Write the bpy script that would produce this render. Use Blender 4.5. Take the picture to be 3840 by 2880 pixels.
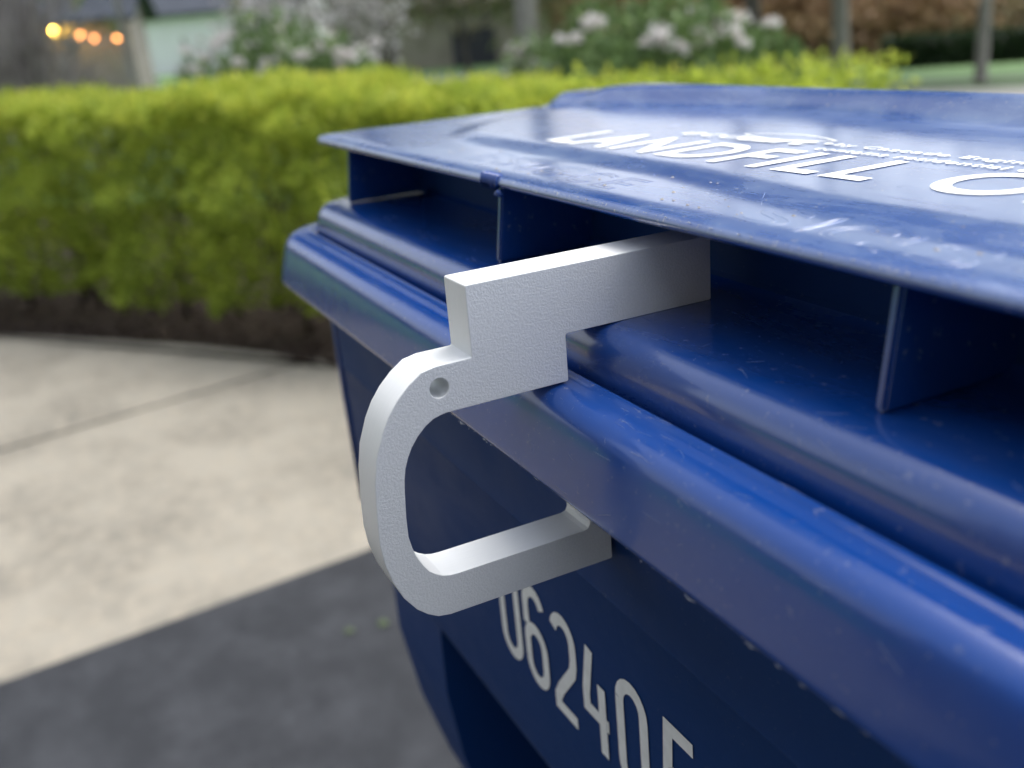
import bpy, bmesh, math, random
import numpy as np
from mathutils import Vector, Matrix

random.seed(7); rng = np.random.default_rng(7)
scene = bpy.context.scene
for o in list(bpy.data.objects): bpy.data.objects.remove(o)
COL = scene.collection
GZ = 1.020                      # the clip's top face stands 1.02 m above the driveway

# ------------------------------------------------------------------ camera
cd = bpy.data.cameras.new("camera"); cam = bpy.data.objects.new("camera", cd); COL.objects.link(cam)
right = Vector((0.44805541, 0.89024558, -0.08190942)); down = Vector((0.27927185, -0.22641167, -0.93313718))
fwd = Vector((-0.8492665, 0.39522217, -0.3500655))
loc = Vector((0.239779, -0.099905, 0.067083 + GZ))
cam.matrix_world = Matrix(((right.x, -down.x, -fwd.x, loc.x), (right.y, -down.y, -fwd.y, loc.y),
                           (right.z, -down.z, -fwd.z, loc.z), (0, 0, 0, 1)))
cd.sensor_width = 36.0; cd.lens = 3645.85 / 3840 * 36.0
cd.clip_start = 0.01; cd.clip_end = 600
cd.dof.use_dof = True; cd.dof.focus_distance = 0.292; cd.dof.aperture_fstop = 8.6
scene.camera = cam

# ------------------------------------------------------------------ sky, sun, exposure
SUN_EL, SUN_AZ = 64.0, 345.0
w = bpy.data.worlds.new("World"); scene.world = w; w.use_nodes = True
nt = w.node_tree; nt.nodes.clear()
sky = nt.nodes.new("ShaderNodeTexSky"); sky.sky_type = 'NISHITA'; sky.sun_disc = False
sky.sun_elevation = math.radians(SUN_EL); sky.sun_rotation = math.radians(SUN_AZ)
sky.air_density = 1.0; sky.dust_density = 4.0; sky.ozone_density = 1.0
hsv = nt.nodes.new("ShaderNodeHueSaturation"); hsv.inputs['Saturation'].default_value = 0.42   # an overcast sky is paler
bg = nt.nodes.new("ShaderNodeBackground"); bg.inputs[1].default_value = 0.15
wo = nt.nodes.new("ShaderNodeOutputWorld")
nt.links.new(sky.outputs[0], hsv.inputs['Color']); nt.links.new(hsv.outputs[0], bg.inputs[0]); nt.links.new(bg.outputs[0], wo.inputs[0])
sl = bpy.data.lights.new("sun", 'SUN'); sl.energy = 0.7; sl.angle = math.radians(40); sl.color = (1.0, 0.97, 0.92)
so = bpy.data.objects.new("sun", sl); COL.objects.link(so)
az = math.radians(SUN_AZ); el = math.radians(SUN_EL)
sdir = Vector((math.sin(az) * math.cos(el), math.cos(az) * math.cos(el), math.sin(el)))
so.rotation_euler = sdir.to_track_quat('Z', 'Y').to_euler()
vs = scene.view_settings; vs.view_transform = 'Standard'; vs.look = 'None'; vs.gamma = 1.0; vs.use_curve_mapping = False
vs.exposure = 1.32
scene.cycles.use_denoising = True

# ------------------------------------------------------------------ helpers
def tag(o, label=None, cat=None, group=None, kind=None):
    if label: o["label"] = label
    if cat: o["category"] = cat
    if group: o["group"] = group
    if kind: o["kind"] = kind
    return o
def empty(name, loc=(0, 0, 0)):
    o = bpy.data.objects.new(name, None); o.empty_display_size = 0.1; o.location = loc; COL.objects.link(o); return o
def link(name, me, mat=None, parent=None, smooth=False):
    o = bpy.data.objects.new(name, me); COL.objects.link(o)
    if mat is not None and not me.materials: me.materials.append(mat)
    if parent is not None:
        o.parent = parent
        if parent.type == 'EMPTY': o.matrix_parent_inverse = Matrix.Translation(-Vector(parent.location))
    if smooth:
        me.polygons.foreach_set("use_smooth", [True] * len(me.polygons))
    return o
def mm(p): return (p[0] * .001, p[1] * .001, p[2] * .001 + GZ)
def mesh(name, verts, faces):
    me = bpy.data.meshes.new(name); me.from_pydata(verts, [], faces); me.validate(); me.update(); return me
def recalc(me):
    bm = bmesh.new(); bm.from_mesh(me); bmesh.ops.recalc_face_normals(bm, faces=bm.faces); bm.to_mesh(me); bm.free()
def quads_mesh(name, V, attr=None):
    """V: (n,4,3) numpy quads -> mesh, with an optional per-face float attribute 'tone'"""
    n = len(V); me = bpy.data.meshes.new(name)
    me.vertices.add(4 * n); me.vertices.foreach_set("co", V.reshape(-1).astype(np.float32))
    me.loops.add(4 * n); me.loops.foreach_set("vertex_index", np.arange(4 * n, dtype=np.int32))
    me.polygons.add(n); me.polygons.foreach_set("loop_start", np.arange(0, 4 * n, 4, dtype=np.int32))
    me.polygons.foreach_set("loop_total", np.full(n, 4, dtype=np.int32))
    if attr is not None:
        a = me.attributes.new("tone", 'FLOAT', 'FACE'); a.data.foreach_set("value", attr.astype(np.float32))
    me.update(); return me
def leaves(P, size, aspect=0.55, up=0.0, N=None, jitter=1.0):
    """leaf quads (kite-shaped) at points P"""
    n = len(P); d = rng.normal(size=(n, 3)); 
    if N is not None: d = d * jitter + N
    d[:, 2] += up; d /= np.linalg.norm(d, axis=1, keepdims=True) + 1e-9
    s = np.cross(d, rng.normal(size=(n, 3))); s /= np.linalg.norm(s, axis=1, keepdims=True) + 1e-9
    L = (size * rng.uniform(.6, 1.3, n))[:, None]
    a = P; b = P + d * L * .5 + s * L * aspect * .5; c = P + d * L; e = P + d * L * .5 - s * L * aspect * .5
    return np.stack([a, b, c, e], 1)
def tube(pts, radii, seg=8, caps=True):
    V = []; F = []
    pts = [Vector(p) for p in pts]
    for i, p in enumerate(pts):
        t = (pts[min(i + 1, len(pts) - 1)] - pts[max(i - 1, 0)]).normalized()
        a = t.orthogonal().normalized() if abs(t.z) < .99 else Vector((1, 0, 0))
        b = t.cross(a).normalized(); a = b.cross(t).normalized()
        for k in range(seg):
            th = 2 * math.pi * k / seg
            V.append(p + (a * math.cos(th) + b * math.sin(th)) * radii[i])
    for i in range(len(pts) - 1):
        for k in range(seg):
            k2 = (k + 1) % seg
            F.append((i * seg + k, i * seg + k2, (i + 1) * seg + k2, (i + 1) * seg + k))
    if caps:
        F.append(tuple(range(seg - 1, -1, -1))); F.append(tuple((len(pts) - 1) * seg + k for k in range(seg)))
    return V, F
def join_parts(parts):
    V = []; F = []
    for v, f in parts:
        o = len(V); V += [tuple(x) for x in v]; F += [tuple(i + o for i in q) for q in f]
    return V, F
def box_vf(x0, x1, y0, y1, z0, z1):
    V = [(x0, y0, z0), (x1, y0, z0), (x1, y1, z0), (x0, y1, z0), (x0, y0, z1), (x1, y0, z1), (x1, y1, z1), (x0, y1, z1)]
    return V, [(0, 3, 2, 1), (4, 5, 6, 7), (0, 1, 5, 4), (1, 2, 6, 5), (2, 3, 7, 6), (3, 0, 4, 7)]
def sstep(a, b, x):
    t = np.clip((x - a) / (b - a), 0, 1); return t * t * (3 - 2 * t)

# ------------------------------------------------------------------ materials
def mat(name):
    m = bpy.data.materials.new(name); m.use_nodes = True
    n = m.node_tree.nodes; b = n["Principled BSDF"]; return m, n, m.node_tree.links, b
def node(n, t, **kw):
    x = n.new(t)
    for k, v in kw.items():
        if k in x.inputs: x.inputs[k].default_value = v
        else: setattr(x, k, v)
    return x
def coords(n, l, scale=(1, 1, 1)):
    tc = n.new("ShaderNodeTexCoord"); mp = n.new("ShaderNodeMapping"); mp.inputs['Scale'].default_value = scale
    l.new(tc.outputs['Object'], mp.inputs[0]); return mp.outputs[0]
def ramp(n, l, src, stops):
    r = n.new("ShaderNodeValToRGB"); e = r.color_ramp.elements
    while len(e) < len(stops): e.new(0.5)
    for i, (p, c) in enumerate(stops):
        e[i].position = p; e[i].color = (c, c, c, 1) if not hasattr(c, '__len__') else (*c, 1)
    l.new(src, r.inputs[0]); return r.outputs[0]
def mixc(n, l, fac, a, b):
    x = n.new("ShaderNodeMix"); x.data_type = 'RGBA'
    for i, v in ((0, fac), (6, a), (7, b)):
        if hasattr(v, 'links'): l.new(v, x.inputs[i])
        else: x.inputs[i].default_value = (*v, 1) if hasattr(v, '__len__') else v
    return x.outputs[2]
def plain(name, col, rough=.6, var=0.15, scale=6.0, bump=0.0):
    m, n, l, b = mat(name)
    nz = node(n, "ShaderNodeTexNoise", Scale=scale, Detail=5.0); l.new(coords(n, l), nz.inputs['Vector'])
    c = mixc(n, l, ramp(n, l, nz.outputs[0], [(.3, 0), (.7, 1)]), [x * (1 - var) for x in col], [min(1, x * (1 + var)) for x in col])
    l.new(c, b.inputs['Base Color']); b.inputs['Roughness'].default_value = rough
    if bump:
        bp = node(n, "ShaderNodeBump", Strength=bump, Distance=.01); l.new(nz.outputs[0], bp.inputs['Height']); l.new(bp.outputs[0], b.inputs['Normal'])
    return m
def foliage(name, cols, rough=.55, trans=.3):
    m, n, l, b = mat(name)
    at = n.new("ShaderNodeAttribute"); at.attribute_name = "tone"
    k = len(cols)
    c = ramp(n, l, at.outputs['Fac'], [(i / (k - 1), cols[i]) for i in range(k)])
    l.new(c, b.inputs['Base Color']); b.inputs['Roughness'].default_value = rough; b.inputs['Specular IOR Level'].default_value = .3
    tr = n.new("ShaderNodeBsdfTranslucent"); l.new(c, tr.inputs[0])
    mx = n.new("ShaderNodeMixShader"); mx.inputs[0].default_value = trans
    l.new(b.outputs[0], mx.inputs[1]); l.new(tr.outputs[0], mx.inputs[2]); l.new(mx.outputs[0], n["Material Output"].inputs[0])
    return m

def bin_plastic(name, dirt=.25, rough=.2, wear=.5, coat=.8, spec=.7, base=(0.004, 0.040, 0.235), chalk=(.17, .20, .27)):
    m, n, l, b = mat(name)
    co = coords(n, l)
    n1 = node(n, "ShaderNodeTexNoise", Scale=14.0, Detail=6.0, Roughness=.6); l.new(co, n1.inputs['Vector'])
    n2 = node(n, "ShaderNodeTexNoise", Scale=420.0, Detail=4.0, Roughness=.7); l.new(co, n2.inputs['Vector'])
    # pale dust film in patches, and fine specks
    film = ramp(n, l, n1.outputs[0], [(.42, 0), (.72, 1)])
    speck = ramp(n, l, n2.outputs[0], [(.63, 0), (.69, 1)])
    smp = n.new("ShaderNodeMapping"); smp.inputs['Scale'].default_value = (16, 75, 30); smp.inputs['Rotation'].default_value = (0, 0, .12); l.new(co, smp.inputs[0])
    ns = node(n, "ShaderNodeTexNoise", Scale=1.0, Detail=9.0, Roughness=.68, Distortion=.7); l.new(smp.outputs[0], ns.inputs['Vector'])
    fmx = node(n, "ShaderNodeMath", operation='MULTIPLY_ADD'); l.new(ramp(n, l, ns.outputs[0], [(.42, 0), (.64, 1)]), fmx.inputs[0]); fmx.inputs[1].default_value = .8; l.new(film, fmx.inputs[2])
    film = fmx.outputs[0]
    mm1 = node(n, "ShaderNodeMath", operation='MULTIPLY'); l.new(film, mm1.inputs[0]); mm1.inputs[1].default_value = min(.62, dirt * .42)
    mm2 = node(n, "ShaderNodeMath", operation='MULTIPLY'); l.new(speck, mm2.inputs[0]); mm2.inputs[1].default_value = min(.75, dirt * 2.2)
    c = mixc(n, l, mm1.outputs[0], base, chalk); c = mixc(n, l, mm2.outputs[0], c, (.36, .37, .38))
    l.new(c, b.inputs['Base Color'])
    rr = node(n, "ShaderNodeMapRange"); rr.inputs['To Min'].default_value = rough; rr.inputs['To Max'].default_value = rough + .2; rr.inputs['From Max'].default_value = 1.6
    l.new(film, rr.inputs[0]); l.new(rr.outputs[0], b.inputs['Roughness'])
    bp = node(n, "ShaderNodeBump", Strength=.25, Distance=.0006); n4 = node(n, "ShaderNodeTexNoise", Scale=90.0, Detail=5.0); l.new(co, n4.inputs['Vector'])
    l.new(n4.outputs[0], bp.inputs['Height'])
    l.new(bp.outputs[0], b.inputs['Normal'])
    b.inputs['Specular IOR Level'].default_value = spec
    b.inputs['Coat Weight'].default_value = coat; b.inputs['Coat IOR'].default_value = 1.6; b.inputs['Coat Roughness'].default_value = rough * .8
    return m
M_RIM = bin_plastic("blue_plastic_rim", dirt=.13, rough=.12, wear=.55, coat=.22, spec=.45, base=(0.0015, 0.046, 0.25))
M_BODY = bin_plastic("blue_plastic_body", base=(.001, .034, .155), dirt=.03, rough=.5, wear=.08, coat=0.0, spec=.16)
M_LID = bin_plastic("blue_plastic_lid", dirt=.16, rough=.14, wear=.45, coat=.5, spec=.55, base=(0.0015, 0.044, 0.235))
M_FADED = bin_plastic("sun_faded_lid_top", dirt=1.3, rough=.21, wear=1.0, coat=.9, base=(0.007, 0.058, 0.27), chalk=(.17, .25, .43))
M_PRINT = plain("white_print", (.84, .87, .87), .5, .07, 180)
M_BURR = plain("frayed_plastic", (.42, .45, .50), .6, .3, 900)

def clip_side():
    m, n, l, b = mat("white_print_plastic")
    tc = n.new("ShaderNodeTexCoord"); mp = n.new("ShaderNodeMapping"); mp.inputs['Scale'].default_value = (5200, 120, 120)
    l.new(tc.outputs['Object'], mp.inputs[0])
    nz = node(n, "ShaderNodeTexNoise", Scale=1.0, Detail=2.0); l.new(mp.outputs[0], nz.inputs['Vector'])
    c = mixc(n, l, nz.outputs[0], (.70, .73, .74), (.80, .82, .83)); l.new(c, b.inputs['Base Color'])
    b.inputs['Roughness'].default_value = .42
    bp = node(n, "ShaderNodeBump", Strength=.12, Distance=.0002); l.new(nz.outputs[0], bp.inputs['Height']); l.new(bp.outputs[0], b.inputs['Normal'])
    return m
def clip_face():
    m, n, l, b = mat("textured_print_plastic")
    co = coords(n, l)
    nz = node(n, "ShaderNodeTexNoise", Scale=1500.0, Detail=1.5, Roughness=.45, Distortion=.6); l.new(co, nz.inputs['Vector'])
    h = ramp(n, l, nz.outputs[0], [(.40, 0), (.60, 1)])
    c = mixc(n, l, h, (.77, .79, .81), (.81, .83, .85)); l.new(c, b.inputs['Base Color'])
    b.inputs['Roughness'].default_value = .38
    bp = node(n, "ShaderNodeBump", Strength=.34, Distance=.00017); l.new(h, bp.inputs['Height']); l.new(bp.outputs[0], b.inputs['Normal'])
    return m
M_CSIDE, M_CFACE = clip_side(), clip_face()

# ------------------------------------------------------------------ ground
def gh(x, y):
    """terrain height: level by the drive, falling away towards the street on the right"""
    dx, dy = x - .24, y + .1
    d = np.hypot(dx, dy); lat = np.arctan2(dx * .4496 + dy * .8932, -dx * .8932 * .96 + dy * .4196)
    return -.05 * np.maximum(0, d - 8.0) * sstep(.10, .32, lat) * (lat < 2.2)
def asphalt():
    m, n, l, b = mat("asphalt")
    co = coords(n, l)
    a = node(n, "ShaderNodeTexNoise", Scale=260.0, Detail=4.0, Roughness=.7); l.new(co, a.inputs['Vector'])
    d = node(n, "ShaderNodeTexNoise", Scale=9.0, Detail=8.0, Roughness=.68); l.new(co, d.inputs['Vector'])
    c = mixc(n, l, ramp(n, l, a.outputs[0], [(.3, 0), (.75, 1)]), (.009, .011, .0148), (.026, .030, .039))
    c = mixc(n, l, ramp(n, l, d.outputs[0], [(.42, 0), (.66, .8)]), c, (.040, .044, .053))
    l.new(c, b.inputs['Base Color']); b.inputs['Roughness'].default_value = .8
    bp = node(n, "ShaderNodeBump", Strength=.6, Distance=.004); l.new(a.outputs[0], bp.inputs['Height']); l.new(bp.outputs[0], b.inputs['Normal'])
    return m
def concrete():
    m, n, l, b = mat("concrete")
    co = coords(n, l)
    a = node(n, "ShaderNodeTexNoise", Scale=160.0, Detail=5.0, Roughness=.75); l.new(co, a.inputs['Vector'])
    d = node(n, "ShaderNodeTexNoise", Scale=2.6, Detail=6.0, Roughness=.62); l.new(co, d.inputs['Vector'])
    e = node(n, "ShaderNodeTexNoise", Scale=24.0, Detail=7.0, Roughness=.7); l.new(co, e.inputs['Vector'])
    c = mixc(n, l, ramp(n, l, d.outputs[0], [(.36, 0), (.58, 1)]), (.20, .187, .157), (.315, .293, .245))
    c = mixc(n, l, ramp(n, l, e.outputs[0], [(.46, 0), (.64, .75)]), c, (.36, .32, .255))
    c = mixc(n, l, ramp(n, l, a.outputs[0], [(.54, 0), (.70, .75)]), c, (.10, .092, .078))
    l.new(c, b.inputs['Base Color']); b.inputs['Roughness'].default_value = .85
    bp = node(n, "ShaderNodeBump", Strength=.5, Distance=.004); l.new(a.outputs[0], bp.inputs['Height']); l.new(bp.outputs[0], b.inputs['Normal'])
    return m
M_ASPH, M_CONC = asphalt(), concrete()
M_LAWN = plain("lawn_grass", (.075, .17, .035), .8, .3, 3.0, .3)
M_MULCH = plain("bark_mulch", (.042, .027, .021), .9, .5, 55, .8)
M_STREET = plain("pale_street", (.34, .34, .32), .85, .1, 2.0)
M_DRIVE = plain("pale_drive", (.46, .44, .40), .85, .08, 2.0)

def sheet(name, poly, z, m, kind='structure'):
    """flat polygon with thickness downwards (edges show)"""
    V = [(x, y, z) for x, y in poly]; k = len(V); V += [(x, y, z - .12) for x, y in poly]
    F = [tuple(range(k))] + [(i, i + k, (i + 1) % k + k, (i + 1) % k) for i in range(k)]
    me = mesh(name, V, F); recalc(me); o = link(name, me, m); tag(o, kind=kind); return o
def terrain_sheet(name, xs, ys, dz, m):
    X, Y = np.meshgrid(xs, ys); Z = gh(X, Y) + dz; nx = len(xs)
    V = np.stack([X, Y, Z], -1).reshape(-1, 3).tolist()
    F = [(j * nx + i, j * nx + i + 1, (j + 1) * nx + i + 1, (j + 1) * nx + i) for j in range(len(ys) - 1) for i in range(nx - 1)]
    o = link(name, mesh(name, V, F), m, smooth=True); tag(o, kind='structure'); return o
# lawn reaching to the horizon
def spread(a, b, n): 
    t = np.linspace(-1, 1, n); return np.sign(t) * np.abs(t) ** 3 * (b - a) / 2 + (a + b) / 2
terrain_sheet("lawn", spread(-320, 300, 111), spread(-300, 320, 111), -.03, M_LAWN)
E1, E2 = Vector((-1.586, -.362)), Vector((-1.657, .397))
ed = (E2 - E1).normalized()
def edge(t, off=0.0):
    p = E1 + ed * t + Vector((-ed.y, ed.x)) * off; return (p.x, p.y)
# bed edge: a shallow curve from far left round behind the cart
bed = [(-9.5, -4.3), (-7.0, -2.4), (-5.4, -1.2), (-4.36, -.36), (-3.98, -.01), (-3.62, .31), (-3.28, .55), (-2.92, .72), (-2.4, .93), (-1.7, 1.12), (-.6, 1.27), (.8, 1.33), (3.5, 1.35)]
sheet("mulch_bed", bed + [(3.5, 3.4), (-.2, 3.4), (-3.2, 3.6), (-6.5, 1.9), (-11, -2.5)], -.012, M_MULCH)
# concrete walk: two slabs with a tooled joint between them
J1, J2 = Vector((-2.885, -.361)), Vector((-3.048, .490)); jd = (J2 - J1).normalized()
def jt(t, off): 
    p = J1 + jd * t + Vector((-jd.y, jd.x)) * off; return (p.x, p.y)
sheet("concrete_walk", [edge(-6, .004), jt(-6, -.012), jt(1.06, -.012), (-2.92, .716), (-2.4, .926), (-1.7, 1.116), edge(1.5, .004)], 0.0, M_CONC)
sheet("concrete_walk", [jt(-6, .012), (-9.5, -6.3), (-9.5, -4.304)] + [(x, y - .004) for x, y in bed[1:8]] + [jt(1.03, .012)], 0.0, M_CONC)
sheet("joint_filler", [jt(-6, -.02), jt(-6, .02), jt(1.04, .02), jt(1.04, -.02)], -.008, plain("joint_sand", (.16, .15, .125), .95, .2, 60))
sheet("asphalt_drive", [edge(-6, 0), edge(1.47, 0), (-.6, 1.262), (.8, 1.322), (9, 1.34), (9, -6)], .002, M_ASPH)

# ------------------------------------------------------------------ the cart (millimetres, x along its front, y into it)
def rrect(hw, yf, yb, r, nc=10, fx=None, fy=None):
    """loop: front edge left->right, right side, back, left side. fx: fixed front x's, fy: their y offsets"""
    r = max(r, 1.0); P = []
    fx = fx if fx is not None else []
    xs = [-(hw - r)] + list(fx) + [hw - r]; off = [0] + (list(fy) if fy is not None else [0] * len(fx)) + [0]
    for x, o in zip(xs, off): P.append((x, yf + o))
    def arc(cx_, cy_, a0, a1):
        for k in range(1, nc + 1):
            a = a0 + (a1 - a0) * k / nc; P.append((cx_ + r * math.cos(a), cy_ + r * math.sin(a)))
    h = math.pi / 2
    arc(hw - r, yf + r, -h, 0); P.append((hw, yb - r)); arc(hw - r, yb - r, 0, h)
    P.append((-(hw - r), yb)); arc(-(hw - r), yb - r, h, 2 * h); P.append((-hw, yf + r)); arc(-(hw - r), yf + r, 2 * h, 3 * h - .0001)
    return P
def loft(rings, closed_bottom=False, closed_top=False):
    V = []; F = []; k = len(rings[0][0])
    for P, z in rings:
        zz = z if hasattr(z, '__len__') else [z] * k
        V += [mm((p[0], p[1], q)) for p, q in zip(P, zz)]
    for i in range(len(rings) - 1):
        for j in range(k):
            j2 = (j + 1) % k; F.append((i * k + j, i * k + j2, (i + 1) * k + j2, (i + 1) * k + j))
    if closed_top: F.append(tuple((len(rings) - 1) * k + j for j in range(k)))
    if closed_bottom: F.append(tuple(range(k - 1, -1, -1)))
    return V, F
FX = [-300 + 30 * i for i in range(1, 20)]
CART = empty("waste_cart", (0, .31, 0))
tag(CART, "tall blue plastic waste cart with white LANDFILL ONLY lettering on its lid", "trash cart")
HW, YF, YB, RC = 354.0, 11.0, 610.0, 56.0
def sweep(profile, fine=True):
    rings = []
    for n_, z in profile:
        rings.append((rrect(HW - n_ * 1.2, YF + n_, YB - n_, RC - n_ * 1.0, 14, FX if HW - n_ - RC > 250 else FX), z))
    return loft(rings)
def smooth_profile(pts, sub=3):
    """Catmull-Rom through (n, z) points"""
    out = []
    P = [pts[0]] + pts + [pts[-1]]
    for i in range(1, len(P) - 2):
        p0, p1, p2, p3 = [np.array(q, float) for q in P[i - 1:i + 3]]
        for k in range(sub):
            t = k / sub
            out.append(tuple(.5 * (2 * p1 + (p2 - p0) * t + (2 * p0 - 5 * p1 + 4 * p2 - p3) * t * t + (3 * p1 - p0 - 3 * p2 + p3) * t ** 3)))
    out.append(pts[-1]); return out
# rim: skirt, rolled top, bead and groove
rim_prof = [(32, -65), (7.0, -56), (6.2, -61.0), (5.4, -62.0), (4.4, -62.1), (3.9, -61.3)] + smooth_profile(
    [(4.0, -60.3), (5.2, -55), (6.8, -48.5), (8.4, -43), (9.8, -39.9), (11.8, -37.8), (14.2, -36.5), (17, -36.0), (19.4, -35.95), (21.4, -35.8), (23.4, -35.3), (25.2, -35.7), (26.3, -37.5), (26.6, -41), (26.8, -50)], 4)
V, F = sweep(rim_prof); me = mesh("rim", V, F); recalc(me)
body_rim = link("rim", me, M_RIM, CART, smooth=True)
# collar and lower body
def bodyring(hw, yf, yb, r, z, pocket=0.0, rise=0.0):
    fx = [-250, -222, -212, -206, -150, -75, 0, 75, 150, 206, 212, 222, 250]
    fy = [0, 0, 0, pocket, pocket, pocket, pocket, pocket, pocket, pocket, 0, 0, 0]
    P = rrect(hw, yf, yb, r, 8, fx, fy)
    zz = [z + rise * float(sstep(hw - 40, hw, abs(p[0]))) * (p[1] < yf + 60) for p in P]
    return (P, zz)
rings = [bodyring(318, 43.5, 582, 9, -47), bodyring(317.5, 43.5, 582, 9, -60), bodyring(317, 44.1, 581, 9, -119), bodyring(316.9, 43.5, 581, 9, -120.2), bodyring(316.8, 44.2, 581, 9, -121.6), bodyring(316.5, 44.5, 581, 9, -150), bodyring(316, 45.5, 580, 9, -238, 0, 22),
         bodyring(315.5, 46.4, 579.5, 9, -243, 0, 24), bodyring(314, 48.4, 578, 9, -245.5, 0, 26),
         bodyring(301, 53, 575, 8, -246.5, 14, 26), bodyring(301.5, 51.5, 575, 9, -262, 48), bodyring(305, 51, 574, 14, -300, 66), bodyring(303.5, 57, 572, 24, -350, 66),
         bodyring(299.5, 67, 569, 31, -390, 58), bodyring(294, 82, 565, 38, -430, 40), bodyring(288, 100, 558, 46, -480, 18), bodyring(284, 106, 550, 50, -540, 0),
         bodyring(278, 110, 540, 55, -700), bodyring(268, 112, 520, 55, -900), bodyring(258, 122, 508, 55, -1000), bodyring(250, 130, 500, 50, -1020)]
V, F = loft(rings, closed_top=True); me = mesh("cart_body", V, F); recalc(me)
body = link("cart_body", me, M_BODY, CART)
bv = body.modifiers.new("round", 'BEVEL'); bv.width = .0022; bv.segments = 2; bv.limit_method = 'ANGLE'; bv.angle_limit = math.radians(35)
me.polygons.foreach_set("use_smooth", [True] * len(me.polygons))
try: me.set_sharp_from_angle(angle=math.radians(30))
except Exception: pass

for sx in (-1, 1):      # vertical beads added at the collar's front corners to catch a highlight line
    V, F = tube([mm((sx * 315.5, 45.5, -60)), mm((sx * 315.0, 45.8, -140)), mm((sx * 314.5, 46.4, -214))], [.0032, .0032, .0026], 10)
    link("highlight_bead", mesh("highlight_bead", V, F), M_RIM, body, smooth=True)
# lid: lower tray with rolled front, recess floor and back wall
lid_prof = [(27.6, -50), (27.6, -40)] + smooth_profile([(27.6, -36), (27.7, -31), (28.4, -27.2), (30.2, -23.8), (33.2, -21.5), (37, -20.7), (41, -20.5)], 4) + \
    [(52, -20.5), (66, -20.5)] + smooth_profile([(74, -20.5), (80, -20.0), (84, -18.6), (86.2, -16)], 3)
tray_v, tray_f = sweep(lid_prof)

# lid top sheet: height field with flange, raised panel and dome
def rr_sdf(x, y, x0, y0, hx, hy, r):
    qx = np.abs(x - x0) - hx + r; qy = np.abs(y - y0) - hy + r
    return np.minimum(np.maximum(qx, qy), 0) + np.hypot(np.maximum(qx, 0), np.maximum(qy, 0)) - r
def lid_z(x, y):
    z = 12.6 + 0 * x
    z = z + .7 * sstep(56, 64, y) 
    crease = 92 - 13 * sstep(-60, 70, x) + 0 * x
    p = rr_sdf(x, y, 0, 420, 292, 420 - 90, 96) + 0 * x
    p = p + (crease - 90) * sstep(200, 90, y)
    z = z + 2.3 * (1 - sstep(-14, 4, p))
    yr = np.interp(x, [-350, -250, -160, 0, 200, 350], [196, 215, 234, 222, 214, 198])
    dm = rr_sdf(x, y - yr + 222, 0, 480, 341, 480 - 222, 26) + 0 * x
    z = z + 10.0 * (1 - sstep(-13, 0, dm)) * (1 - .25 * sstep(240, 338, np.abs(x))) - .135 * np.maximum(0, y - 238)
    z = z - 1.2 * sstep(328, 347, np.abs(x))
    return z
def outline_w(y):        # half width of the lid at depth y (rounded front corners)
    r = 16.0
    return 347 - np.where(y < 56 + r, r - np.sqrt(np.maximum(0, r * r - (56 + r - y) ** 2)), 0) - 6 * sstep(80, 140, y)
ys = np.concatenate([[56, 56.4, 57.2, 58.5, 60], np.linspace(62, 110, 25), np.linspace(113, 185, 19), np.linspace(188, 270, 50), np.linspace(280, 604, 26)])
ux = np.concatenate([np.linspace(-1, -.6, 60), np.linspace(-.59, .59, 70), np.linspace(.6, 1, 60)])
YY, UU = np.meshgrid(ys, ux, indexing='ij'); XX = UU * outline_w(YY); ZZ = lid_z(XX, YY)
edge_round = np.minimum((YY - 56), (outline_w(YY) - np.abs(XX))); ZZ = ZZ - 1.3 * (1 - np.clip(edge_round / 2.0, 0, 1)) ** 2
ny, nx = XX.shape
V = [mm(p) for p in np.stack([XX, YY, ZZ], -1).reshape(-1, 3)]
F = [(j * nx + i, j * nx + i + 1, (j + 1) * nx + i + 1, (j + 1) * nx + i) for j in range(ny - 1) for i in range(nx - 1)]
bot = len(V)
border = [i for i in range(nx)] + [(j * nx + nx - 1) for j in range(1, ny)] + [((ny - 1) * nx + i) for i in range(nx - 2, -1, -1)] + [(j * nx) for j in range(ny - 2, 0, -1)]
# rolled edge then a flat underside
ringA = []
for b_ in border:
    x, y, z = XX.reshape(-1)[b_], YY.reshape(-1)[b_], ZZ.reshape(-1)[b_]; ringA.append((x, y, z))
def inset(p, d):
    x, y = p[0], p[1]; return (x * (1 - d / 345.0), y + (d if y < 70 else 0) - (d if y > 590 else 0))
prev = border; k = len(border)
for d, dz in ((-.45, -.9), (-.2, -1.9), (.5, -2.7)):
    cur = []
    for p in ringA:
        q = inset(p, d); cur.append(len(V)); V.append(mm((q[0], q[1], p[2] + dz)))
    F += [(prev[i], cur[i], cur[(i + 1) % k], prev[(i + 1) % k]) for i in range(k)]
    prev = cur
base_i = len(V)
under = np.where(YY < 100, np.minimum(ZZ - 2.8, 9.0), ZZ - 2.8)
V += [mm(p) for p in np.stack([XX * .995, np.clip(YY, 57.5, 602), under], -1).reshape(-1, 3)]
F += [(base_i + j * nx + i, base_i + (j + 1) * nx + i, base_i + (j + 1) * nx + i + 1, base_i + j * nx + i + 1) for j in range(ny - 1) for i in range(nx - 1)]
F += [(prev[i], base_i + border[i], base_i + border[(i + 1) % k], prev[(i + 1) % k]) for i in range(k)]
wall_v, wall_f = box_vf(-287, 287, 97.0, 99.0, -20.2, 9.2)
lv, lf = join_parts([(V, F), (tray_v, tray_f), ([mm(p) for p in wall_v], wall_f)])
me = mesh("lid", lv, lf); recalc(me)
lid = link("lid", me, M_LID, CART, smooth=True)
me.materials.append(M_FADED); me.materials.append(M_BODY)      # the weathered upper sheet, the matt recess wall
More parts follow.
